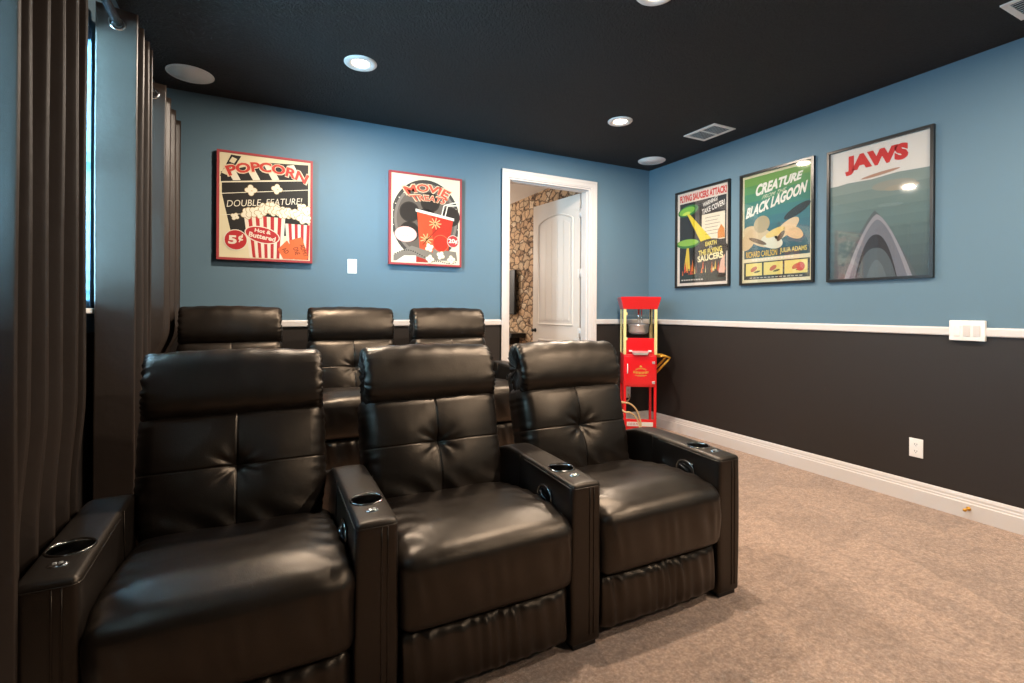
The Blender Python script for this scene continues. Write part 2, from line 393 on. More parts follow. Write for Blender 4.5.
# leaf: local x = away from hinge, y = thickness, z up
dr = empty('door_1', (DX1+.026, YB+TH+.045, 0), (0, 0, math.radians(96))); dr['kind'] = 'structure'
W_, Hd, T_ = .84, DZ-.022, .035
def arch_pts(x0, x1, z0, z1, rise, n=16):
    cx = (x0+x1)/2; p = [(x0, z0), (x1, z0)]
    for k in range(n+1):
        t = k/n; p.append((x1+(x0-x1)*t, z1+rise*(1-(2*t-1)**2)))
    return p
dm = MB()
zb = .012
lf = dm
lf.box((0, 0, zb), (W_, T_, zb+Hd), doorw)
RotX = Matrix.Rotation(PI/2, 4, 'X')
for side in (0, 1):
    for (z0, z1, rise) in ((.22, .88, 0), (1.06, 2.21, .075)):
        x0, x1 = .11, W_-.11
        pts = arch_pts(x0, x1, z0, z1, rise)
        # moulding bead: tube along the outline
        y = -.002 if side == 0 else T_+.002
        ring = [(a, y, b) for a, b in pts]+[(pts[0][0], y, pts[0][1])]
        ring2 = []
        for p, q in zip(ring, ring[1:]):
            ring2 += [tuple(p[i]+(q[i]-p[i])*t for i in range(3)) for t in (0, .5)]
        lf.tube(ring2+[ring2[0]], .010, doorw, 6, False)
        inn = arch_pts(x0+.05, x1-.05, z0+.05, z1-.05, rise*.9)
        ya, yb = (-.007, 0) if side == 0 else (T_, T_+.007)
        # raised field split in planks
        npl = 5; xs = np.linspace(x0+.05, x1-.05, npl+1)
        for i in range(npl):
            a, b = xs[i]+.003, xs[i+1]-.003
            def top(x):
                t = (x-(x0+.05))/(x1-x0-.1); return z1-.05+rise*.9*(1-(2*t-1)**2)
            pl = [(a, z0+.05), (b, z0+.05)]+[(b+(a-b)*k/4, top(b+(a-b)*k/4)) for k in range(5)]
            v = [(x, yy, z) for yy in (ya, yb) for x, z in pl]; n = len(pl)
            lf.add(v, [tuple(range(n)), tuple(reversed(range(n, 2*n)))]+[(i2, (i2+1) % n, n+(i2+1) % n, n+i2) for i2 in range(n)], doorw)
lf.build('door_leaf', dr)
kn = MB()
for sg, y in ((-1, 0), (1, T_)):
    T = Matrix.Translation((W_-.05, y, .985)) @ Matrix.Scale(.8, 4) @ Matrix.Rotation(-sg*PI/2, 4, 'X')
    kn.lathe([(.03, 0), (.03, .006), (.012, .01), (.011, .03), (.024, .04), (.027, .052), (.02, .062), (0, .065)], frame_blk, 20, T)
kn.build('door_knob', dr)
for z in (.35, .99, 1.61, 2.24):
    MB().box((-.03, T_-.001, z-.045), (.026, T_+.0015, z+.045), steel).tube([(-.010, T_+.004, z-.05), (-.010, T_+.004, z+.05)], .0075, steel, 10).build('hinge', dr)

# far room: stone wall on the far side, pale ceiling and floor
FX0, FX1, FY1 = .2, 3.16, 8.2
MB().box((FX1, YB+TH, 0), (FX1+.12, FY1, H), stone).build('wall_stone', kind='structure')
MB().box((FX0, FY1, 0), (FX1+.12, FY1+.12, H), offw).build('wall_far', kind='structure')
MB().box((FX0-.12, YB+TH, 0), (FX0, FY1+.12, H), offw).build('wall_far_side', kind='structure')
MB().box((FX0-.12, YB+TH, H), (FX1+.12, FY1+.12, H+.1), offw).build('ceiling_far_room', kind='structure')
MB().box((FX0-.12, YB, -.1), (FX1+.12, FY1+.12, 0), carpet).build('floor_far_room', kind='structure')
tv = empty('wall_television', (FX1, 6.55, 1.47), label='black screen mounted on the stone wall, seen edge-on through the doorway', cat='television')
MB().box((-.075, -.5, -.31), (-.035, .5, .31), blackp, bev=.006).build('screen_body', tv)
MB().box((-.036, -.2, -.15), (0, .2, .15), blackp).build('wall_mount', tv)
sh = empty('mantel_shelf', (FX1, 6.5, .88), label='black shelf on the stone wall under the edge-on screen', cat='shelf')
MB().box((-.22, -.65, -.03), (0, .65, .03), blackp, bev=.005).build('shelf_board', sh)
for y in (-.45, .45): MB().box((-.16, y-.015, -.13), (-.001, y+.015, -.03), blackp).build('bracket', sh)

# ------------------------------------------------------------------ ceiling fixtures
warm = (1, .84, .68)
LAMP = emis('lamp diffuser', (1, .86, .66), 9)
for (x, y, lab) in ((.53, 3.15, 'round white recessed ceiling light above the two red-bordered prints'), (2.55, 3.15, 'round white recessed ceiling light over the open doorway'), (1.67, 1.80, 'recessed ceiling light cut by the top edge of the picture'),
                    (2.6, .45, 'recessed ceiling light added unseen behind the viewer, by the bare wall'), (2.6, -1.2, 'recessed ceiling light added unseen farther behind the viewer')):  # last two are unseen lamps, added to light the front and right
    t = empty('recessed_light', (x, y, H), label=lab, cat='ceiling light', group='recessed ceiling lights')
    MB().lathe([(.098, 0), (.098, -.004), (.092, -.010), (.074, -.013), (.056, -.007), (.052, -.002)], whitep, 40).build('trim_ring', t)
    MB().lathe([(.0, -.004), (.054, -.003), (.054, -.001), (0, -.001)], LAMP, 32).build('diffuser', t)
    ld = bpy.data.lights.new('can', 'AREA'); ld.shape = 'DISK'; ld.size = .10; ld.energy = 42; ld.color = warm; ld.spread = math.radians(180)
    lo = bpy.data.objects.new('light_source', ld); C.objects.link(lo); lo.parent = t; lo.location = (0, 0, -.014)
for (x, y, lab) in ((-.43, 3.81, 'round grey in-ceiling speaker above the curtain end'), (3.505, 3.83, 'round pale in-ceiling speaker in the room corner')):
    t = empty('ceiling_speaker', (x, y, H), label=lab, cat='speaker', group='in-ceiling speakers')
    MB().lathe([(.135, 0), (.135, -.003), (.131, -.006), (.126, -.006), (.125, -.004)], whitep if x > 0 else grille, 48).build('rim', t)
    MB().lathe([(0, -.0055), (.126, -.005), (.126, -.001), (0, -.001)], grille, 48).build('grille', t)
def vent(x, y, lab, sx=.25, sy=.33):
    t = empty('ceiling_vent', (x, y, H), label=lab, cat='vent')
    f = MB(); w = .028
    for a, b in (((-sx/2, -sy/2), (sx/2, -sy/2+w)), ((-sx/2, sy/2-w), (sx/2, sy/2)), ((-sx/2, -sy/2+w), (-sx/2+w, sy/2-w)), ((sx/2-w, -sy/2+w), (sx/2, sy/2-w))):
        f.box((a[0], a[1], -.007), (b[0], b[1], 0), whitep)
    f.box((-sx/2+w, -.009, -.0065), (sx/2-w, .009, -.0025), whitep); f.build('frame', t)
    MB().box((-sx/2+w, -sy/2+w, -.0015), (sx/2-w, sy/2-w, -.0005), blackp).build('duct_opening', t)
    l = MB(); n = 8
    for k in range(n):
        xx = -sx/2+w+(k+.5)*(sx-2*w)/n
        l.box((-.008, -sy/2+w, -.0008), (.008, sy/2-w, .0008), whitep, Matrix.Translation((xx, 0, -.0065)) @ Matrix.Rotation(math.radians(-28), 4, 'Y'))
    l.build('louvres', t)
vent(3.375, 2.995, 'white slatted ceiling vent near the corner speaker')
vent(3.375, .935, 'white slatted ceiling vent at the picture edge above the bare wall', .25, .33)

# ------------------------------------------------------------------ plates on the walls
def on_wall(name, x, y, z, side, lab, cat):
    return empty(name, (x, y, z), (PI/2, 0, 0) if side == 'back' else (PI/2, 0, -PI/2), lab, cat)
t = on_wall('light_switch', .637, YB, 1.562, 'back', 'white single light switch between the two red-bordered prints', 'switch')
MB().box((-.036, -.058, 0), (.036, .058, .006), whitep, bev=.003).build('plate', t)
MB().box((-.016, -.033, .005), (.016, .033, .009), whitep, Matrix.Rotation(.05, 4, 'X'), bev=.002).build('rocker', t)
t = on_wall('switch_plate', XR, 1.397, 1.112, 'right', 'wide white multi-gang switch plate across the chair rail', 'switch')
MB().box((-.084, -.060, 0), (.084, .060, .024), whitep, bev=.004).build('plate', t)
for x in (-.046, .0, .046): MB().box((x-.0165, -.034, .023), (x+.0165, .034, .028), white if x > -.04 else whitep, Matrix.Rotation(.03, 4, 'X'), bev=.002).build('rocker', t)
def outlet(x, y, z, side, lab):
    t = on_wall('wall_outlet', x, y, z, side, lab, 'outlet')
    MB().box((-.038, -.060, 0), (.038, .060, .006), whitep, bev=.003).build('plate', t)
    for dy in (-.022, .022):
        r = MB().prism([(.0165*math.cos(a), max(-.014, min(.014, .0175*math.sin(a)))+dy) for a in [2*PI*k/24 for k in range(24)]], .005, .0075, whitep).build('receptacle', t)
        s = MB()
        for dx in (-.006, .006): s.box((dx-.0013, dy-.002, .007), (dx+.0013, dy+.007, .0079), blackp)
        s.box((-.002, dy-.010, .007), (.002, dy-.006, .0079), blackp); s.build('slots', r)
outlet(XR, 1.655, .351, 'right', 'white power outlet low on the dark wall near the switch plate')
outlet(3.458, YB, .357, 'back', 'white power outlet behind the legs of the red popcorn cart')
t = on_wall('door_stop', XR-.017, 1.385, .062, 'right', 'small brass door stop on the white baseboard', 'door stop')
MB().lathe([(.012, 0), (.012, .003), (.005, .005), (.005, .04), (.009, .042), (.009, .052), (0, .054)], brass, 14).build('stem', t)
# ------------------------------------------------------------------ recliners
def pad(V, F, m, name, parent, loc=(0, 0, 0), rotx=0.):
    mb = MB(); mb.add(V.tolist(), F, m, True); o = mb.build(name, parent); o.location = loc; o.rotation_euler = (rotx, 0, 0); return o

def seat_geo():
    V, F = rbox(.614, .60, .25, .038, 64, 60, 22)
    x, y, z = V.T.copy(); u, v, w = x/.307, y/.30, z/.125
    top = ss(-.1, .9, w); front = ss(.3, 1, -v)
    crown = .030*(1-np.abs(u)**4)*(1-np.clip(v*1.0, -1, 1)**4*.6)
    V[:, 2] += top*crown
    # gentle dip where one sits, softer nose
    V[:, 2] -= top*.016*np.exp(-((x/.2)**2+((y-.06)/.16)**2))
    V[:, 1] -= front*(.026*(1-np.abs(u)**7)*(1-((w-.1)**2)*.6))
    V[:, 2] -= top*ss(.55, 1, -v)*.022
    V[:, 2] -= top*.042*ss(-.3, 1, v)
    # puckers falling from the front edge, strongest at the corners
    fold = np.sin(x*95+2.0*np.sin(x*23)+z*18)*.5+np.sin(x*47+1.3+z*25)*.5
    V[:, 1] -= front*ss(-1.2, .3, w)*(.0030+.004*np.abs(u)**4)*fold*(1-ss(.1,.8,w)*.92)
    V[:, 2] += top*.0025*wob(x, y, 3)+top*.004*np.abs(u)**4*np.sin(y*75+np.sin(x*30)*2)
    # side welt groove near the top corners
    V[:, 0] += np.sign(x)*.006*ss(-.3, .9, w)*np.exp(-((v+.75)/.35)**2)
    return V, F
def foot_geo():
    V, F = rbox(.606, .09, .205, .032, 70, 8, 26)
    x, y, z = V.T.copy(); u, v, w = x/.303, y/.045, z/.1025
    front = ss(.0, .8, -v)
    V[:, 1] -= front*.022*(1-np.abs(u)**4)*(1-w**2*.7)
    amp = (.0050+.0030*ss(-.2, .8, w))*(1-.85*ss(.7, 1, w))
    fold = np.sin(x*150+2.6*np.sin(x*19)+w*1.2)*.6+np.sin(x*71+2+w*2.2)*.6
    V[:, 1] -= front*amp*fold*(.4+.6*ss(.0, .9, np.abs(np.sin(x*9+1))))
    return V, F
BW, BH, BT = .61, .47, .17
def back_geo():
    gr = (-.0075, -.0045, -.002, 0, .002, .0045, .0075)
    V, F = rbox(BW, BT, BH, .055, 76, 10, 60, (gr, (), [.018+g for g in gr]))
    x, y, z = V.T.copy(); u, v, w = x/(BW/2), y/(BT/2), z/(BH/2)
    front = ss(-.1, .7, -v)
    V[:, 1] -= front*.034*(1-np.abs(u)**3)*(1-np.abs(w)**3)
    tz = .018                                   # height of the button
    r = np.hypot(x, (z-tz))
    V[:, 1] += front*(.020*np.exp(-(r/.026)**2)+.020*np.exp(-(r/.085)**2))
    ax, az = np.abs(x), np.abs(z-tz)
    V[:, 1] += front*(.0040*np.exp(-(ax/.0024)**2)+.0022*np.exp(-(ax/.03)**2))
    V[:, 1] += front*(.0040*np.exp(-(az/.0024)**2)+.0022*np.exp(-(az/.03)**2))
    ang = np.arctan2(z-tz, x)
    V[:, 1] += front*.0034*np.exp(-((r-.045)/.04)**2)*np.sin(ang*8+.6+1.5*np.sin(ang*2))*(.35+.65*np.abs(np.cos(ang)))
    # slack folds low down and at the sides
    V[:, 1] += front*.0030*wob(x*.8, z*1.0, 8)*(1-ss(.2, 1, w)*.4)
    V[:, 1] -= front*.006*ss(-.35, -.9, w)*np.sin(x*38+z*50+np.sin(x*11)*2)
    side = ss(.72, 1, np.abs(u))
    V[:, 0] += np.sign(x)*side*.0015*np.sin(z*150+np.sin(z*40)*2)
    V[:, 1] += side*front*.0010*np.sin(z*130+1)
    # narrows towards the seat so it fits between the arms
    V[:, 0] *= 1-.075*ss(-.15, -1, w)
    return V, F
HW, HH, HT = .586, .250, .165
def head_geo():
    nth = 72; V = []; F = []
    xs = []; hw = HW/2
    body = list(np.linspace(-1, 1, 62)*(hw-.03))
    for x in body: xs.append((x, 1.0))
    endr = [(hw-.03+.03*math.sin(a), 1-.22*(1-math.cos(a))) for a in np.linspace(.2, PI/2, 6)]
    endr += [(hw-.003, .62), (hw-.009, .42), (hw-.011, .2), (hw-.012, .0)]
    rows = [(-a, s) for a, s in reversed(endr)]+xs+endr
    for (x, s) in rows:
        u = x/hw
        for k in range(nth):
            th = 2*PI*k/nth; c, q = math.cos(th), math.sin(th)
            e = .80
            yy = math.copysign(abs(c)**e, c)*HT/2; zz = math.copysign(abs(q)**e, q)*HH/2
            if yy > 0: yy *= .8
            sag = 1+.02*math.sin(u*2.2+th)
            d = math.exp(-((1-abs(u))/.055))
            ruff = (.0085*math.sin(th*23+math.sin(th*5)*1.5)*d+.0012*math.sin(th*11+u*9)*math.exp(-(1-abs(u))/.2)) if s > .5 else .004*math.sin(th*23+math.sin(th*5)*1.5)*s
            # cushion is a little fatter in its middle
            g = 1+.055*(1-u*u)
            rad = math.hypot(yy, zz); k2 = (rad*s*g*sag+ruff)/max(rad, 1e-6)
            V.append((x+(.004*math.sin(th*23)*d*(1 if x > 0 else -1)), yy*k2, zz*k2+.0015*math.sin(u*17+th*3)))
    n = len(rows)
    for i in range(n-1):
        for k in range(nth): F.append((i*nth+k, i*nth+(k+1) % nth, (i+1)*nth+(k+1) % nth, (i+1)*nth+k)[::-1])
    return np.array(V), F
AW, AD, AH = .123, .86, .595
def arm_z(y):  # top of the arm behind its front edge
    return AH+.012*math.sin(min(1, y/.45)*PI/2)-.10*float(ss(.5, .86, y))
def arm_mesh():
    V, F = rbox(AW, AD, AH-.018, .015, 6, 40, 26)
    x, y, z = V.T.copy(); V[:, 1] += AD/2; V[:, 2] += (AH-.018)/2+.018
    yy = V[:, 1]; w = ss(.2, AH, V[:, 2])
    V[:, 2] += w*np.array([arm_z(a)-AH for a in yy])
    V[:, 0] += np.sign(x)*.004*np.sin(np.clip(z/.27, -1, 1)*PI/2+PI/2)*ss(0, .5, 1-np.abs(z)/.3)
    V[:, 2] += .003*np.cos(x/AW*PI)*ss(.5, .59, V[:, 2])
    mb = MB(); mb.add(V.tolist(), F, leather_side, True); return mb
_arm_me = None
def arm_part(parent, x, latch_side):
    global _arm_me
    if _arm_me is None:
        a = arm_mesh().build('armrest_src')
        c = MB().lathe([(0, AH-.075), (.0475, AH-.075), (.0475, AH+.05), (0, AH+.05)], leather_side, 40, Matrix.Translation((0, .175, 0))).build('cutter')
        md = a.modifiers.new('b', 'BOOLEAN'); md.operation = 'DIFFERENCE'; md.object = c; md.solver = 'EXACT'
        bpy.context.view_layer.update()
        _arm_me = bpy.data.meshes.new_from_object(a.evaluated_get(bpy.context.evaluated_depsgraph_get()))
        bpy.data.objects.remove(a); bpy.data.objects.remove(c); _arm_me.name = 'armrest'
    o = bpy.data.objects.new('armrest', _arm_me); C.objects.link(o); o.parent = parent; o.location = (x, 0, 0)
    zc = arm_z(.175)+.003
    MB().lathe([(.052, zc-.005), (.0525, zc-.001), (.0505, zc+.002), (.048, zc+.001), (.0465, zc-.003), (.046, zc-.010), (.0455, zc-.022)], darkchrome, 44, Matrix.Translation((0, .175, 0))).lathe(
        [(.0455, zc-.022), (.044, zc-.055), (.040, zc-.066), (0, zc-.067)], cupblk, 36, Matrix.Translation((0, .175, 0))).build('cup_holder', o)
    # padded surround ring of leather around the cup
    zb_ = arm_z(.08)+.001
    b = MB().lathe([(.018, -.002), (.018, .003), (.015, .0055), (.006, .006), (0, .006)], chrome, 28, Matrix.Translation((0, .082, zb_)) @ Matrix.Scale(1.15, 4, (1, 0, 0)) @ Matrix.Scale(.8, 4, (0, 1, 0)))
    b.box((-.010, -.003, .005), (-.002, .003, .0085), steel, Matrix.Translation((0, .082, zb_)), bev=.001).box((.002, -.003, .005), (.010, .003, .0085), steel, Matrix.Translation((0, .082, zb_)), bev=.001)
    b.build('recline_button', o)
    p = MB(); r = .0022; hx = AW/2
    zt = AH-.014
    # welt around the front of the arm top
    pts = [(-hx-.001, .36, arm_z(.36)-.014)]+[(-hx-.001, .36-.32*k/6, arm_z(.36-.32*k/6)-.015) for k in range(1, 7)]
    crn = [(-hx+.02-.021*math.cos(a), .021-.022*math.sin(a), zt) for a in np.linspace(0, PI/2, 6)]
    fr = pts+crn; fr += [(-a, b_, c_) for a, b_, c_ in reversed(fr)]
    p.tube(fr, r, thread, 6)
    for xx in (.012, .030): p.tube([(xx, -.0005, z) for z in (.05, .2, .35, .5, zt)], r, thread, 6)
    for sg in (-1, 1): p.tube([(sg*(hx+.0015+.0035*math.sin(PI*(z-.035)/.56)), .40, z) for z in np.linspace(.08, arm_z(.4)-.004, 8)], .0018, thread, 6)
    p.build('piping', o)
    if latch_side:
        lt = MB(); s = latch_side; X = s*(hx+.004)
        yc, zc_ = .185, .500
        lt.tube([(X+s*.003, yc+.050*math.cos(a), zc_+.040*math.sin(a)) for a in [2*PI*k/32 for k in range(33)]], .0038, darkchrome, 8, False)
        lt.box((min(X-s*.004, X+s*.001), yc-.044, zc_-.034), (max(X-s*.004, X+s*.001), yc+.044, zc_+.034), cupblk, bev=.002)
        lt.tube([(X+s*.003, yc-.028, zc_-.014), (X+s*.012, yc-.012, zc_+.002), (X+s*.012, yc+.012, zc_+.012), (X+s*.003, yc+.030, zc_+.016)], .0075, cupblk, 10)
        lt.build('latch_handle', o)
    MB().box((-.050, .012, 0), (.050, .09, .019), blackp, bev=.004).build('foot', o)
    return o
TILT = math.radians(17)
UP = Vector((0, math.sin(TILT), math.cos(TILT))); BK = Vector((0, math.cos(TILT), -math.sin(TILT)))
HINGE = Vector((0, .485, .415))
AX = .3685
def make_recliner(label):
    t = empty('recliner', (0, 0, 0), label=label, cat='recliner')
    V, F = seat_geo(); pad(V, F, leather, 'seat_cushion', t, (0, .285, .365))
    V, F = foot_geo(); pad(V, F, leather, 'footrest', t, (0, .052, .137))
    cb = HINGE+UP*(BH/2)+BK*(BT/2)
    V, F = back_geo(); b = pad(V, F, leather, 'backrest', t, cb, -TILT)
    ch = HINGE+UP*.552+BK*(.048)
    V, F = head_geo(); pad(V, F, leather, 'headrest', t, ch, -TILT-.06)
    # shell behind and the box under the seat
    Mx = Matrix.Translation(HINGE) @ Matrix.Rotation(-TILT, 4, 'X')
    MB().box((-.285, BT-.03, -.28), (.285, BT+.045, .56), leather_side, Mx, bev=.03).build('back_panel', t)
    MB().box((-.295, .075, .03), (.295, .70, .255), leather_side, bev=.01).box((-.27, .09, 0), (.27, .66, .032), blackp).build('base', t)
    arm_part(t, AX, -1)
    return t
front_labels = ['black leather recliner of the front row with two armrests, beside the curtains',
                'black leather recliner in the middle of the front row, between two cup holder armrests',
                'black leather recliner at the open end of the front row, nearest the bare dark wall']
rear_labels = ['black leather recliner of the raised rear row beside the farthest curtain',
               'black leather recliner in the middle of the raised rear row',
               'black leather recliner of the raised rear row nearest the doorway']
proto = make_recliner(front_labels[0])
fy = 1.46
seats_f = [-.067, .675, 1.414]
seats_r = [-.160, .578, 1.318]
for k in range(6):
    r = proto if k == 0 else copy_tree(proto)
    if k < 3: r.location = (seats_f[k], fy, 0); r['label'] = front_labels[k]; r['group'] = 'front row of leather recliners'
    else:
        r.location = (seats_r[k-3], 3.06, RH); r['label'] = rear_labels[k-3]; r['group'] = 'rear row of leather recliners'
        for c in children(r):
            if c.name.startswith('headrest'): c.location = Vector(c.location)-UP*.032
            if c.name.startswith('backrest'): c.location = Vector(c.location)-UP*.050
    if k == 3: rear0 = r
    for c in children(r):   # each seat is reclined and settled a little differently
        if c.name.startswith(('headrest', 'backrest')): c.location = Vector(c.location)+Vector(([-.014, .006, -.006, -.006, .012, .010][k], 0, 0))
for r in (proto, rear0): arm_part(r, -AX, 0)

# ------------------------------------------------------------------ curtains and rod
RXc, RZc = -.558, 2.425
def curtain(label, ys, x_in, x_out, first_in=None, bot=.02, tuck=None, seed=0, flare=0.):
    """ys: y of the successive extremes, starting at the wall side; in/out alternate"""
    t = empty('curtain', (RXc, (ys[0]+ys[-1])/2, 0), label=label, cat='curtain', group='dark grommet curtains')
    pts = []
    for i, y in enumerate(ys):
        x = x_out if i % 2 == 0 else (first_in if (i == 1 and first_in is not None) else x_in)
        pts.append((x, y))
    path = []
    for (x0, y0), (x1, y1) in zip(pts, pts[1:]):
        for k in range(14):
            a = k/14; e = (1-math.cos(a*PI))/2; e = e*.55+a*.45
            # swing wide in y near the extremes to give round folds
            path.append((x0+(x1-x0)*e, y0+(y1-y0)*((a-math.sin(2*PI*a)/(2*PI))*.35+a*.65)))
    path.append(pts[-1])
    n = len(path); zs = list(np.linspace(2.485, bot, 60))
    mb = MB(); v = []
    off = RXc; oy = (ys[0]+ys[-1])/2
    for z in zs:
        s = (2.485-z)/2.4
        for i, (x, y) in enumerate(path):
            a = i/n
            xx = x+.004*s*math.sin(i*.16+seed)+.0012*math.sin(z*5+i*.3+seed)
            yy = y+.006*s*math.sin(z*1.1+i*.05+seed*2)+flare*s*(a-.3)
            if tuck:
                zt, lim, ya, yb = tuck
                w = float(ss(zt+.30, zt, z))*float(ss(ya-.03, ya+.02, yy))*float(ss(yb+.03, yb-.01, yy)); xx = xx*(1-w)+(XL+.02+(min(xx, x_in)-x_out)*(lim-XL-.02)/(x_in-x_out))*w
            xx = max(xx, XL+.008)
            v.append((xx-off, yy-oy, z))
    f = [(j*n+i, j*n+i+1, (j+1)*n+i+1, (j+1)*n+i) for j in range(len(zs)-1) for i in range(n-1)]
    mb.add(v, f, curt, True); cl = mb.build('cloth', t)
    md = cl.modifiers.new('thickness', 'SOLIDIFY'); md.thickness = .0025; md.offset = 0
    for i in range(len(pts)-1):
        (x0, y0), (x1, y1) = pts[i], pts[i+1]
        e = (RXc-x0)/(x1-x0); gy = y0+(y1-y0)*e
        T = Matrix.Translation((0, gy-oy, RZc-.003)) @ Matrix.Rotation(math.atan2(y1-y0, x1-x0), 4, 'Z') @ Matrix.Rotation(PI/2, 4, 'X')
        MB().lathe([(.020, -.003), (.030, -.003), (.031, 0), (.030, .003), (.020, .003), (.019, 0), (.020, -.003)], chrome, 28, T).build('grommet', t)
    return t
curtain('dark brown curtain hanging closest of the three, along the left picture edge', [1.42, 1.45, 1.50, 1.555, 1.61, 1.665, 1.72, 1.775, 1.83, 1.885, 1.93, 1.962, 1.99], -.492, -.640, -.478, tuck=(.66, -.508, 1.49, 2.4), seed=1)
curtain('dark curtain with a wide blue-lit fold, hanging behind the first front recliner', [2.60, 2.64, 2.70, 2.76, 2.82, 2.88, 2.93, 2.965], -.490, -.626, seed=2)
curtain('dark curtain farthest along the window wall, next to the back wall', [3.36, 3.40, 3.50, 3.60, 3.70, 3.80, 3.90, 4.00, 4.035], -.505, -.635, -.500, bot=.22, tuck=(.80, -.60, 3.0, 4.2), seed=3)
rd = empty('curtain_rod', (RXc, 2.0, RZc), label='dark metal curtain rod running along the top of the windows', cat='curtain rod')
MB().tube([(0, -1.95, 0), (0, 2.06, 0)], .0165, blackmetal, 20).build('rod', rd)
for y in (-1.7, .4, 2.42-2.0+.0, 2.05): MB().tube([(0, y, -.0), (-.05, y, -.012), (XL-RXc, y, -.012)], .008, blackmetal, 10).box((XL-RXc, y-.015, -.05), (XL-RXc+.006, y+.015, .03), blackmetal).build('bracket', rd)
# ------------------------------------------------------------------ wall prints
def poster_root(name, x, y, z, side, lab):
    return empty(name, (x, y, z), (PI/2, 0, 0) if side == 'back' else (PI/2, 0, -PI/2), lab, 'poster')
def canvas(t, W, Hh, depth=.038):
    MB().box((-W/2+.004, -Hh/2+.004, .001), (W/2-.004, Hh/2-.004, depth-.004), flat('a03a3c')).build('canvas_body', t)
    f = MB(); w = .017; r = flat('b0474a')
    for a, b in (((-W/2, -Hh/2), (W/2, -Hh/2+w)), ((-W/2, Hh/2-w), (W/2, Hh/2)), ((-W/2, -Hh/2+w), (-W/2+w, Hh/2-w)), ((W/2-w, -Hh/2+w), (W/2, Hh/2-w))):
        f.box((a[0], a[1], .0), (b[0], b[1], depth), r)
    f.build('red_border', t)
W_P, H_P = .636, .785
t = poster_root('popcorn_print', .018, YB-.001, 1.962, 'back', 'red-bordered print with a striped popcorn bag and a black clapperboard')
canvas(t, W_P, H_P)
A = Art(); A.z = .0345
P = lambda u, v: ((u-.5)*W_P, (v-.5)*H_P)
def pl(A, pts, h, l): A.poly([P(*p) for p in pts], h, l)
A.rect(*P(.02, .018), *P(.98, .982), 'efe3bd', 0)
K = '2b2927'
pl(A, [(.05, .60), (.05, .70), (.95, .80), (.95, .25), (.60, .25), (.15, .22)], K, 1)       # board
pl(A, [(.04, .71), (.04, .80), (.50, .93), (.95, .955), (.95, .81), (.50, .765)], K, 2)     # clapper arm
for u in (.16, .36, .56, .80): pl(A, [(u, .715+.10*u), (u+.075, .725+.10*u), (u-.01, .86+.10*u), (u-.085, .845+.10*u)], 'f3ecd6', 3)
A.line(P(.04, .705), P(.96, .805), .006, 'f3ecd6', 4)
A.line(P(.04, .60), P(.96, .715), .005, 'f3ecd6', 4)
A.line(P(.05, .405), P(.30, .435), .004, 'f3ecd6', 4)
# film strip corner
pl(A, [(.03, .76), (.10, .74), (.24, .96), (.14, .965)], K, 5); pl(A, [(.045, .79), (.095, .775), (.135, .835), (.085, .85)], 'efe3bd', 6); pl(A, [(.12, .90), (.17, .885), (.20, .93), (.15, .945)], 'efe3bd', 6)
def arch(x0, x1, ybase, h, rise):
    def w(u, v):
        X = (x0+(x1-x0)*u-.5)*W_P; Y = (ybase+h*v*(1+.0)+rise*(1-(2*u-1)**2)-.5)*H_P
        return X+.03*(2*u-1)*(v-.5), Y
    return w
A.text('POPCORN', 0, 0, 1, 1, 'f3d9b8', 8, bold=.075, warp=arch(.085, .955, .755, .105, .075))
A.text('POPCORN', 0, 0, 1, 1, 'd4463a', 9, bold=.035, warp=arch(.10, .94, .765, .09, .075))
A.text('DOUBLE  FEATURE!', *P(.09, .525), *P(.89, .585), 'f3ecd6', 8, bold=-.004, shear=.3, rot=.135)
# bags
def bag(x0, x1, b0, b1, top, bot, n, l):
    for k in range(n):
        a, b = k/n, (k+1)/n
        pl(A, [(b0+(b1-b0)*a, bot), (b0+(b1-b0)*b, bot), (x0+(x1-x0)*b, top), (x0+(x1-x0)*a, top)], 'c23236' if k % 2 else 'f4ead6', l)
bag(.70, .97, .73, .955, .37, .03, 8, 9)
bag(.27, .70, .33, .67, .42, .03, 11, 11)
rs = random.Random(5)
for k in range(15): A.kernel(*P(.30+.045*k, .425+.05*math.sin(k*.22)+rs.uniform(-.01, .02)), .031+.006*rs.random(), 13+1.2*k, k)
for k in range(10): A.kernel(*P(.47+.052*k, .485+.03*math.sin(k*.9)+rs.uniform(-.01, .01)), .030+.006*rs.random(), 11.4+1.2*k, k+30)
for (u, v, r) in ((.34, .655, .035), (.61, .69, .033), (.88, .53, .033), (.18, .40, .024)): A.kernel(*P(u, v), r, 12, int(u*100))
A.ell(*P(.46, .245), .118, .062, 'f4ead6', 19, -.2); A.ell(*P(.46, .245), .111, .055, 'c23236', 20, -.2)
A.text('Hot &', *P(.38, .262), *P(.55, .297), 'f4ead6', 21, bold=.03, rot=-.14); A.text('Buttered', *P(.32, .205), *P(.60, .252), 'f4ead6', 21, bold=.03, rot=-.17)
A.ell(*P(.19, .185), .076, .076, 'f4ead6', 19); A.ell(*P(.19, .185), .070, .070, 'c23236', 20)
A.text('5', *P(.115, .145), *P(.20, .225), 'f4ead6', 21, bold=.04); A.text('¢', *P(.215, .165), *P(.265, .24), 'f4ead6', 21, bold=.03)
for (pts, l) in (([(.62, .12), (.72, .21), (.84, .05), (.78, .03), (.68, .03)], 19), ([(.74, .21), (.88, .25), (.96, .06), (.93, .03), (.80, .03)], 21)):
    pl(A, pts, 'e8713f', l)
A.text('ADMIT', *P(.83, .10), *P(.98, .14), '5a2318', 23, rot=-1.25); A.text('ONE', *P(.78, .09), *P(.87, .135), '5a2318', 23, rot=-1.25)
A.text('AD', *P(.67, .09), *P(.74, .13), '5a2318', 20, rot=-.9)
A.build('printed_sheet', t)

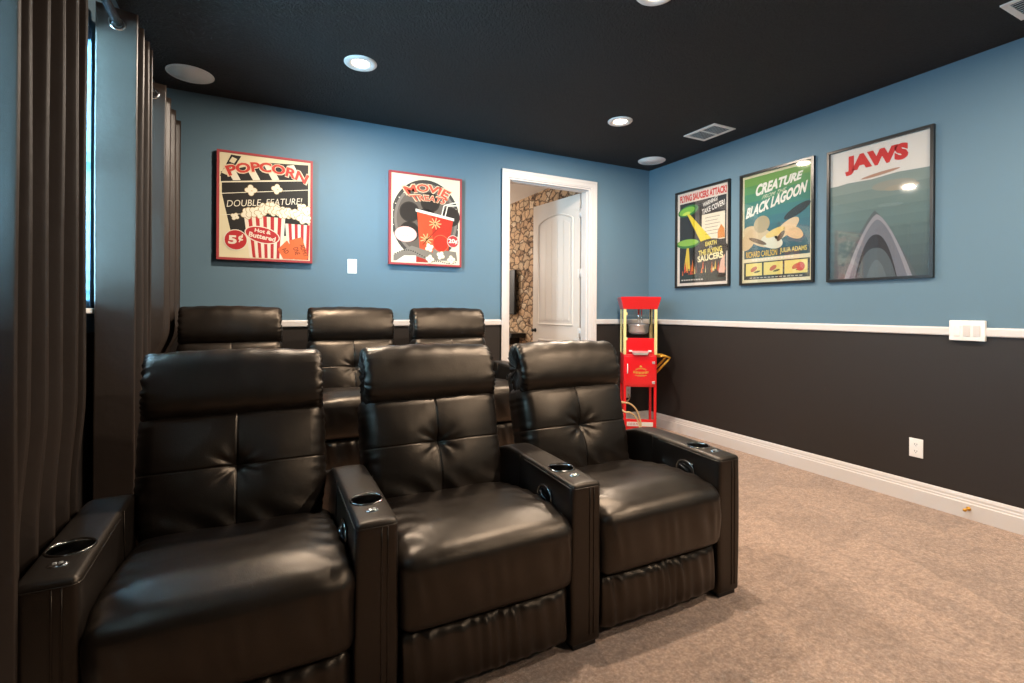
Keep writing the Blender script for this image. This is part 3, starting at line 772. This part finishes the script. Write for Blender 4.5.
t = poster_root('movie_treats_print', 1.240, YB-.001, 1.981, 'back', 'red-bordered print with a big red drink cup in front of a film reel')
H_P = .776; canvas(t, W_P, H_P)
A = Art(); A.z = .0345
A.rect(*P(.02, .018), *P(.98, .982), 'efdfc4', 0)
def disc(u, v, r, h, l, sy=1):
    A.ell(*P(u, v), r*W_P, r*W_P*sy, h, l, n=44)
def hclip(u, v, r, h, l, lo=.06):
    pts = []
    for k in range(56):
        a = 2*PI*k/56; x, y = P(u, v); X = x+r*W_P*math.cos(a); Y = y+r*W_P*math.sin(a)*1.13
        X = max(P(.05, 0)[0], min(P(.95, 0)[0], X)); Y = max(P(0, lo)[1], Y); pts.append((X, Y))
    A.poly(pts, h, l)
hclip(.5, .50, .475, '4a4540', 1); hclip(.5, .50, .435, '857a70', 2); hclip(.5, .50, .40, '6a5f55', 3)
for a in range(0, 360, 12):
    A.ell(P(.5, .5)[0]+.455*W_P*math.cos(math.radians(a)), P(.5, .5)[1]+.455*W_P*math.sin(math.radians(a)), .007, .005, 'd9cbb4', 4, n=8) if a < 200 or a > 340 else None
for (u, v) in ((.27, .575), (.55, .70), (.84, .56), (.27, .36), (.5, .52)): disc(u, v, .135, '37302a', 5); disc(u, v, .12, '2d2723', 6)
def arch2(x0, x1, yb, h, rise):
    return lambda u, v: ((x0+(x1-x0)*u-.5)*W_P+.05*(2*u-1)*(v-.5), (yb+h*v+rise*(1-(2*u-1)**2)-.5)*H_P)
A.text('MOVIE', 0, 0, 1, 1, 'f0cfa8', 8, bold=.075, warp=arch2(.19, .83, .745, .10, .055)); A.text('MOVIE', 0, 0, 1, 1, 'dd5a44', 9, bold=.03, warp=arch2(.21, .81, .754, .083, .055))
A.text('TREATS', 0, 0, 1, 1, 'f0cfa8', 8, bold=.07, warp=arch2(.28, .78, .685, .075, .02)); A.text('TREATS', 0, 0, 1, 1, 'dd5a44', 9, bold=.03, warp=arch2(.295, .77, .692, .06, .02))
# cup, rim, straws
pl(A, [(.41, .15), (.80, .13), (.88, .54), (.37, .60)], 'c8321f', 10); pl(A, [(.41, .15), (.60, .14), (.57, .575), (.37, .60)], 'e0512c', 11)
pl(A, [(.35, .585), (.89, .515), (.89, .545), (.35, .615)], 'f6ecd8', 12)
for d in (0, .05): A.line(P(.71+d, .56), P(.745+d, .68), .010, 'f6ecd8', 13); A.line(P(.745+d, .68), P(.95, .735-d*.8), .010, 'f6ecd8', 13)
for (u, v) in ((.62, .47), (.50, .29)):
    for k in range(9):
        a = k*.7; A.line(P(u, v), (P(u, v)[0]+.055*math.cos(a), P(u, v)[1]+.05*math.sin(a)), .009, 'f0b87c', 14)
A.line(P(.45, .23), P(.66, .42), .008, 'a32a18', 14)
disc(.70, .255, .115, 'e8744a', 15); disc(.70, .255, .108, 'c8321f', 16)
disc(.875, .285, .085, 'f3d9c4', 17); disc(.875, .285, .078, 'c23a3c', 18); A.text('20¢', *P(.81, .255), *P(.945, .315), 'f6ecd8', 19, bold=.03)
A.ell(*P(.22, .33), .094, .066, 'eeb9ae', 15); A.ell(*P(.22, .33), .086, .058, 'f6ecd8', 16)
for dv in (.02, -.02):
    for k in range(7): A.line(P(.12+.027*k, .33+dv+.004*(k % 2)), P(.14+.027*k, .335+dv-.004*(k % 2)), .006, 'a9a08c', 17)
# film strips at the foot
pl(A, [(.06, .10), (.30, .21), (.58, .15), (.60, .05), (.3, .05), (.06, .04)], '8a8074', 13); pl(A, [(.56, .06), (.60, .19), (.92, .17), (.94, .07)], '8a8074', 13)
pl(A, [(.08, .03), (.20, .10), (.36, .105), (.36, .03)], 'f6ecd8', 15); pl(A, [(.36, .035), (.36, .10), (.52, .06), (.52, .035)], 'b3352a', 15)
for k in range(16): A.ell(*P(.08+.03*k, .115+.045*math.sin(k*.28)), .006, .005, '2b2724', 16, n=8)
for k in range(12): A.ell(*P(.58+.03*k, .045+.01*math.sin(k*.6)), .006, .005, '2b2724', 16, n=8)
for (u, v) in ((.54, .20), (.70, .12), (.55, .075), (.85, .08)): A.kernel(*P(u, v), .033, 18, int(u*91))
A.build('printed_sheet', t)

def framed(name, y, lab, W=.652, Hh=.958, z=1.929):
    t = poster_root(name, XR, y, z, 'right', lab)
    f = MB(); w = .018; d = .024
    for a, b in (((-W/2, -Hh/2), (W/2, -Hh/2+w)), ((-W/2, Hh/2-w), (W/2, Hh/2)), ((-W/2, -Hh/2+w), (-W/2+w, Hh/2-w)), ((W/2-w, -Hh/2+w), (W/2, Hh/2-w))):
        f.box((a[0], a[1], .0), (b[0], b[1], d), frame_blk)
    f.build('frame', t)
    MB().box((-W/2+w-.002, -Hh/2+w-.002, .001), (W/2-w+.002, Hh/2-w+.002, .004), flat('f1ece2')).build('backing_board', t)
    MB().box((-W/2+w-.002, -Hh/2+w-.002, .019), (W/2-w+.002, Hh/2-w+.002, .0205), acry).build('acrylic_pane', t)
    A = Art(); A.z = .0045
    return t, A
WF, HF = .652-.036, .958-.036
def setp(W, Hh):
    global W_P, H_P
    W_P, H_P = W, Hh
setp(WF, HF)
t, A = framed('red_headline_poster', 3.395, 'black-framed poster with red headline over green ovals and a yellow beam, nearest the corner')
A.rect(*P(.0, .0), *P(1, 1), 'e9ddd0', 0); A.rect(*P(.05, .03), *P(.955, .885), '262424', 1)
A.text('FLYING SAUCERS ATTACK!', *P(.05, .90), *P(.96, .975), 'd8453c', 3, bold=.05)
A.text('WARNING!', *P(.52, .825), *P(.80, .868), 'f3efe6', 4, bold=.02, rot=.22, shear=.2); A.text('TAKE COVER!', *P(.50, .755), *P(.93, .81), 'f3efe6', 4, bold=.02, rot=.2, shear=.2)
A.rect(*P(.50, .45), *P(.93, .725), 'ebe2cc', 3)
for k in range(6): A.rect(*P(.56, .685-.034*k), *P(.56+(.24 if k % 2 else .28), .689-.034*k), '4a4640', 4)
pl(A, [(.80, .46), (.80, .53), (.86, .60), (.92, .55), (.93, .46)], 'd98a3c', 5)
A.ell(*P(.22, .80), .13, .052, '2f7a3c', 3, .12); A.ell(*P(.20, .80), .10, .038, '7fc043', 4, .12); A.ell(*P(.19, .775), .05, .016, 'cde45a', 5, .1)
pl(A, [(.20, .765), (.25, .765), (.70, .46), (.50, .43)], 'e6cf2e', 4)
A.ell(*P(.22, .45), .15, .045, '3f7f35', 6, -.02); A.ell(*P(.22, .46), .13, .032, '8fbf4a', 7, -.02)
pl(A, [(.20, .41), (.24, .41), (.27, .18), (.14, .18)], 'dcbf3a', 5)
A.text('EARTH', *P(.57, .40), *P(.78, .445), 'f2df6a', 9, bold=.03, rot=.06); A.text('VS.', *P(.64, .372), *P(.71, .395), 'f3efe6', 9)
A.text('THE FLYING', *P(.44, .315), *P(.88, .37), 'f2df6a', 9, bold=.03, rot=.08); A.text('SAUCERS', *P(.42, .25), *P(.90, .315), 'f6efc0', 9, bold=.04, rot=.08)
A.ell(*P(.66, .36), .20, .10, '141313', 6)
rs = random.Random(9)
for k in range(26):
    u = rs.uniform(.10, .92); v = rs.uniform(.10, .17); h_ = rs.uniform(.04, .14); w_ = rs.uniform(.02, .045)
    pl(A, [(u, v), (u+w_, v), (u+w_*.6, v+h_)], rs.choice(['e0792d', 'e8c445', 'c84a26', 'f0dfa0', '8a4a2a']), 5+k*.1)
pl(A, [(.07, .05), (.93, .05), (.93, .11), (.6, .13), (.07, .11)], '26352f', 9)
pl(A, [(.80, .07), (.93, .07), (.93, .30), (.86, .24)], 'e3b7a0', 9)
for k in range(9): A.rect(*P(.09+.05*k, .055), *P(.125+.05*k, .068), 'd8d2c8', 10)
A.build('printed_sheet', t)

t, A = framed('slanted_title_poster', 2.638, 'black-framed teal green poster with slanted white title and three yellow panels, middle of the row', z=1.924)
A.rect(*P(.0, .0), *P(1, 1), 'ddd5b0', 0)
g = ['6fa04f', '5a9658', '478c66', '3b8272', '357a78', '32717a', '306a76', '2d6370', '2b5c69', '2a5561']
for k, c in enumerate(g): A.rect(*P(.03, .93-.075*(k+1)+.045), *P(.97, .93-.075*k+.045), c, 1)
A.rect(*P(.03, .03), *P(.97, .19), '2c3a3a', 2)
wp = lambda x0, x1, y0, h0, y1, h1: (lambda u, v: P(x0+(x1-x0)*u+.02*v, (y0+(y1-y0)*u)+(h0+(h1-h0)*u)*v))
A.text('CREATURE', 0, 0, 1, 1, 'f5f2e8', 6, bold=.045, shear=.15, warp=wp(.20, .86, .79, .11, .86, .07))
A.text('FROM THE', 0, 0, 1, 1, 'e4e6c4', 6, shear=.15, warp=wp(.30, .64, .755, .035, .785, .035))
A.text('BLACK LAGOON', 0, 0, 1, 1, 'f5f2e8', 6, bold=.045, shear=.15, warp=wp(.05, .92, .60, .10, .74, .10))
# generic colour forms in the middle
A.ell(*P(.27, .42), .17, .075, 'cdb992', 3, -.45); A.ell(*P(.30, .53), .075, .07, 'b0a27c', 4, .5); A.ell(*P(.45, .36), .10, .055, 'd8d8c2', 5, -.3); A.ell(*P(.10, .40), .06, .10, 'c7b088', 4, -.6)
A.ell(*P(.66, .46), .12, .05, 'dcc39a', 5, .6); A.ell(*P(.75, .42), .09, .045, 'd9b98c', 6, -.5); A.ell(*P(.80, .60), .12, .035, '1d2a28', 4, .45); A.ell(*P(.50, .44), .09, .03, 'e2c878', 6, .3)
A.ell(*P(.58, .40), .05, .02, '5a4a36', 7, .9); A.ell(*P(.24, .38), .09, .018, '6d5a40', 6, -.4)
A.rect(*P(.14, .235), *P(.97, .30), '2b4a50', 3)
A.text('RICHARD CARLSON', *P(.06, .235), *P(.53, .29), 'e2bb45', 7, bold=.015); A.text('JULIA ADAMS', *P(.57, .24), *P(.93, .295), 'e8cf62', 7, bold=.015)
for k in range(13): A.rect(*P(.16+.047*k, .205), *P(.19+.047*k, .217), 'e8e2d4', 7)
for (a, b) in ((.06, .31), (.335, .61), (.635, .94)):
    A.rect(*P(a, .065), *P(b, .18), 'e0d27a', 8); A.ell(*P((a+b)/2, .125), .035, .018, 'b5654a', 9, .5); A.ell(*P((a+b)/2+.05, .10), .03, .008, '5a5a3a', 10, .2)
A.ell(*P(.85, .12), .035, .035, 'c24a3a', 11)
A.rect(*P(.04, .035), *P(.96, .055), '1f2826', 8)
for k in range(14): A.rect(*P(.12+.055*k, .040), *P(.16+.055*k, .049), 'b8b4a4', 9)
A.build('printed_sheet', t)

t, A = framed('red_title_poster', 1.890, 'black-framed poster with bold red title over pale sky and grey-green water', z=1.916)
A.rect(*P(0, 0), *P(1, 1), 'ece6de', 0)
g = ['8b9b95', '7d908c', '748a88', '6c8382', '667d7d', '607677', '5b7072', '566a6d', '526468', '4e5f63']
for k, c in enumerate(g): A.rect(*P(.0, .735-.0735*(k+1)), *P(1, .735-.0735*k), c, 1)
pl(A, [(0, .73), (.2, .742), (.45, .736), (.7, .75), (1, .74), (1, .70), (0, .70)], '8b9b95', 2)
A.text('JAWS', *P(.165, .80), *P(.80, .95), 'd8302c', 5, bold=.075)
A.ell(*P(.66, .665), .13, .035, '9a9a8e', 3, -.05); A.ell(*P(.74, .64), .10, .02, 'a59d8c', 4, 0)
A.ell(*P(.53, .765), .12, .011, 'b98f78', 5, .10)       # long low form on the waterline
# plain mound of greys rising through the water
def mound(cx, w, top, h, l, p=1.5):
    n = 22; pts = []
    for k in range(n+1):
        a = -1+2*k/n; pts.append((cx+a*w, .0+(top)*(1-abs(a)**p)))
    A.poly([P(*q) for q in pts], h, l)
mound(.48, .40, .50, '5c666a', 6, 1.2); mound(.50, .34, .47, '9a9aa2', 7, 1.45); mound(.505, .29, .43, '777a84', 8, 1.6); mound(.49, .21, .32, '33353b', 9, 2.2); mound(.49, .20, .22, '59646a', 10, 2.6); mound(.50, .10, .13, '68747a', 11, 2)
A.build('printed_sheet', t)

# ------------------------------------------------------------------ popcorn cart
az = math.radians(33)
cart = empty('popcorn_cart', (3.225, 3.665, 0), (0, 0, -az), 'red old-style popcorn cart with steel kettle and pale gold posts in the corner', 'popcorn machine')
# local x right, y away from the front, z up; front face at y = 0
cw, cd = .155, .30
cb_ = MB(); cb_.box((-cw, 0, .49), (cw, cd, .80), red, bev=.006); cb_.build('cabinet', cart)
cabinet = [o for o in children(cart)][0]
d = MB(); d.box((-cw+.012, -.008, .505), (cw-.012, .001, .785), red, bev=.003); d = d.build('cabinet_door', cart)
for z in (.535, .725): MB().box((cw-.045, -.014, z-.012), (cw-.018, -.007, z+.012), steel, bev=.002).build('hinge', d)
MB().tube([(-cw+.035, -.008, .62), (-cw+.035, -.020, .63), (-cw+.035, -.020, .70), (-cw+.035, -.008, .71)], .005, whitep, 8).build('handle', d)
em = Art(); em.z = .0085; G = 'd9b24a'
_fl = flat(G)
for k in range(13):   # illegible gold lettering, two curved rows
    u = k/12
    em.line((-.042+.094*u, .648+.014*(1-(2*u-1)**2)), (-.040+.094*u, .664+.014*(1-(2*u-1)**2)), .0035, G, 1)
for k in range(15):
    u = k/14
    em.line((-.062+.134*u, .616+.007*(2*u-1)**2), (-.059+.134*u, .638+.007*(2*u-1)**2), .0042 if k % 3 else .007, G, 1)
em.line((-.05, .603), (.06, .603), .004, G, 1); em.line((-.03, .594), (.04, .594), .003, G, 1)
em.poly([(.005+.012*math.cos(a), .688+.008*math.sin(a)) for a in [2*PI*k/10 for k in range(10)]], G, 1)
eo = em.build('gold_emblem', d); eo.rotation_euler = (PI/2, 0, 0); eo.location = (0, 0, 0)
# glass case
for (x, y) in ((-cw+.010, .010), (cw-.010, .010), (-cw+.010, cd-.010), (cw-.010, cd-.010)):
    MB().box((x-.013, y-.011, .80), (x+.013, y+.011, 1.24), gold, bev=.002).build('corner_post', cart)
for a, b in (((-cw+.018, .006, .96), (cw-.018, .009, 1.236)), ((-cw+.004, .02, .80), (-cw+.007, cd-.02, 1.236)), ((cw-.007, .02, .80), (cw-.004, cd-.02, 1.236)), ((-cw+.02, cd-.009, .80), (cw-.02, cd-.006, 1.236))):
    MB().box(a, b, pane).build('glass_pane', cart)
for z in (.95, 1.19): MB().box((-cw+.020, -.004, z-.013), (-cw+.034, .006, z+.013), gold, bev=.002).build('door_hinge', cart)
# roof: flared red box
ro = MB(); x0, x1, y0, y1 = -cw-.004, cw+.004, -.004, cd+.004; e = .026
v = [(x0, y0, 1.236), (x1, y0, 1.236), (x1, y1, 1.236), (x0, y1, 1.236), (x0-e, y0-e, 1.335), (x1+e, y0-e, 1.335), (x1+e, y1+e, 1.335), (x0-e, y1+e, 1.335), (x0-e, y0-e, 1.352), (x1+e, y0-e, 1.352), (x1+e, y1+e, 1.352), (x0-e, y1+e, 1.352), (0, cd/2, 1.362)]
f = [(3, 2, 1, 0)]
for l in (0, 4):
    for i in range(4): f.append((l+i, l+(i+1) % 4, l+4+(i+1) % 4, l+4+i))
f += [(8+i, 8+(i+1) % 4, 12) for i in range(4)]
ro.add(v, f, red); ro.build('roof', cart)
# kettle hanging from rod
kt = MB(); Tk = Matrix.Translation((.005, cd/2, 0))
kt.lathe([(0, .988), (.065, .991), (.090, 1.003), (.097, 1.018), (.097, 1.075), (.101, 1.078), (.101, 1.084), (.090, 1.085), (.05, 1.094), (0, 1.098)], steel, 36, Tk)
kt = kt.build('kettle', cart)
MB().tube([(.005, cd/2, 1.085), (.005, cd/2, 1.236)], .009, chrome, 12).tube([(.03, cd/2-.03, 1.08), (.03, cd/2-.02, 1.236)], .006, chrome, 10).build('stirring_rod', kt)
MB().tube([(.10, cd/2, 1.05), (.118, cd/2, 1.10), (.120, cd/2, 1.236)], .005, blackmetal, 8).tube([(-.085, cd/2, 1.05), (-.10, cd/2, 1.03), (-.12, cd/2, 1.05), (-.125, cd/2, 1.0)], .005, blackp, 8).build('kettle_handle', kt)
# popcorn well, red front flap and tray
MB().box((-cw+.022, .012, .80), (cw-.022, .020, .958), red, bev=.002).build('serving_flap', cart)
MB().box((-cw+.02, .02, .80), (cw-.02, cd-.015, .812), steel).build('case_floor', cart)
tr = MB(); tr.add([(-.075, .010, .835), (.075, .010, .835), (.075, -.032, .822), (-.075, -.032, .822), (-.075, .010, .812), (.075, .010, .812), (.062, -.030, .800), (-.062, -.030, .800)],
                  [(0, 1, 2, 3), (7, 6, 5, 4), (3, 2, 6, 7), (0, 3, 7, 4), (2, 1, 5, 6), (1, 0, 4, 5)], steel)
tr.box((-.105, -.005, .826), (-.075, .011, .842), whitep, bev=.002).box((.075, -.005, .826), (.105, .011, .842), whitep, bev=.002); tr.build('crumb_tray', cart)
# legs, lower shelf, wheels
for (x, y) in ((-cw+.013, .013), (cw-.013, .013), (-cw+.013, cd-.013), (cw-.013, cd-.013)):
    MB().box((x-.012, y-.012, .09), (x+.012, y+.012, .492), red, bev=.002).build('leg', cart)
MB().box((-cw-.006, -.006, .085), (cw+.006, cd+.006, .100), red, bev=.003).build('lower_shelf', cart)
sg = MB(); sg.box((-cw+.02, -.014, .078), (cw-.025, -.006, .185), red, bev=.003).box((-cw+.03, -.0165, .118), (cw-.035, -.0135, .158), flat('f1e9e2')); sgo = sg.build('lower_sign', cart)
em = Art(); em.z = .0168
for k in range(7): em.line((-.105+.013*k, .126), (-.102+.013*k+.004*(k % 2), .150), .004, 'c8202a', 1); eo = em.build('sign_marks', sgo); eo.rotation_euler = (PI/2, 0, 0)
for (x, y) in ((-cw+.02, .03), (cw-.02, .03), (-cw+.02, cd-.03), (cw-.02, cd-.03)):
    Tw = Matrix.Translation((x-.012, y, .038)) @ Matrix.Rotation(PI/2, 4, 'Y')
    w = MB().lathe([(0, 0), (.038, .0), (.038, .024), (0, .024)], red, 28, Tw).lathe([(.0, -.002), (.012, -.002), (.012, .027), (0, .027)], gold, 16, Tw).build('wheel', cart)
    MB().box((x-.018, y-.008, .038), (x-.014, y+.008, .12), steel).box((x+.014, y-.008, .038), (x+.018, y+.008, .12), steel).build('fork', w)
# push handle: gold loop on the right side
hd = MB(); hd.tube([(cw, .07, .775), (cw+.09, .07, .785), (cw+.135, .07, .768), (cw+.12, .07, .745), (cw, .07, .615)], .011, brass, 10)
hd.tube([(cw, cd-.06, .775), (cw+.09, cd-.06, .785), (cw+.135, cd-.06, .768), (cw+.12, cd-.06, .745), (cw, cd-.06, .615)], .011, brass, 10)
hd.tube([(cw+.135, .07, .768), (cw+.135, cd-.06, .768)], .0095, brass, 10); hd.build('push_handle', cart)
# cords
def spline(pts, n=10):
    out = []; P_ = [Vector(p) for p in pts]; P_ = [P_[0]]+P_+[P_[-1]]
    for i in range(1, len(P_)-2):
        for k in range(n):
            t_ = k/n; a, b, c, d_ = P_[i-1:i+3]
            out.append(.5*((2*b)+(c-a)*t_+(2*a-5*b+4*c-d_)*t_*t_+(3*b-a-3*c+d_)*t_**3))
    return out+[P_[-2]]
co = MB().tube(spline([(2.86, 3.55, .40), (2.912, 3.52, .392), (2.985, 3.52, .372), (3.051, 3.52, .318), (3.099, 3.52, .225), (3.115, 3.52, .12), (3.10, 3.50, .008), (2.95, 3.48, .008)]), .0075, cream_cord, 8).build('power_cord')
tag(co, 'cream cable looping down in front of the red popcorn cart', 'cord')
co = MB().tube(spline([(3.458, 4.108, .335), (3.40, 4.03, .30), (3.20, 3.90, .30), (2.98, 3.75, .40), (2.88, 3.60, .40), (2.90, 3.51, .315), (2.965, 3.50, .300), (3.034, 3.50, .250), (3.080, 3.50, .150), (3.07, 3.49, .008)]), .0075, cream_cord, 8).build('power_cord')
tag(co, 'cream cable running from the low outlet behind the popcorn cart', 'cord')

# ------------------------------------------------------------------ light from outside and added lamps
def area(name, loc, rot, sx, sy, e, col, spread=180):
    l = bpy.data.lights.new(name, 'AREA'); l.shape = 'RECTANGLE'; l.size = sx; l.size_y = sy; l.energy = e; l.color = col; l.spread = math.radians(spread)
    o = bpy.data.objects.new(name, l); C.objects.link(o); o.location = loc; o.rotation_euler = rot; return o
for k, (a, b) in enumerate(WIN):
    area('daylight', (XL-TH-.10, (a+b)/2, 1.85), (0, -PI/2, 0), 1.25, (b-a)+.1, [26, 110, 18][k], (.38, .74, 1))
    d_ = Vector((.38, .92, -.04)); p_ = Vector((XL-TH-.07, [1.10, 2.28, 3.07][k], 1.84))
    area('extra_fold_daylight', p_, d_.to_track_quat('-Z', 'Y').to_euler(), .26, 1.15, [48, 74, 42][k], (.26, .68, 1), 105)  # extra lamp outside each window, added to brighten the curtain folds
l = bpy.data.lights.new('far_room_fill', 'POINT'); l.energy = 55; l.color = (1, .9, .8); l.shadow_soft_size = .12  # unseen lamp, added to brighten the stone wall and far ceiling
o = bpy.data.objects.new('far_room_fill', l); C.objects.link(o); o.location = (1.5, 7.3, 2.1)
w = bpy.data.worlds.new('world'); bpy.context.scene.world = w; w.use_nodes = True
w.node_tree.nodes['Background'].inputs[0].default_value = (.62, .80, 1, 1); w.node_tree.nodes['Background'].inputs[1].default_value = 2.5

# ------------------------------------------------------------------ camera
yaw, roll = math.radians(26.757), math.radians(.3351)
f_ = Vector((math.sin(yaw), math.cos(yaw), 0)); r_ = Vector((math.cos(yaw), -math.sin(yaw), 0)); u_ = r_.cross(f_)
R = r_*math.cos(roll)+u_*math.sin(roll); U = -r_*math.sin(roll)+u_*math.cos(roll)
cam = bpy.data.cameras.new('camera'); co = bpy.data.objects.new('camera', cam); C.objects.link(co)
M4 = Matrix(((R.x, U.x, -f_.x, 0), (R.y, U.y, -f_.y, 0), (R.z, U.z, -f_.z, 1.216), (0, 0, 0, 1)))
co.matrix_world = M4
cam.sensor_width = 36; cam.sensor_fit = 'HORIZONTAL'; cam.lens = 493.666/1024*36; cam.shift_y = -(341.5-310.413)/1024; cam.clip_start = .02
sc = bpy.context.scene; sc.camera = co
vs = sc.view_settings; vs.view_transform = 'Standard'; vs.look = 'None'; vs.gamma = 1; vs.use_curve_mapping = False; vs.exposure = 0.3
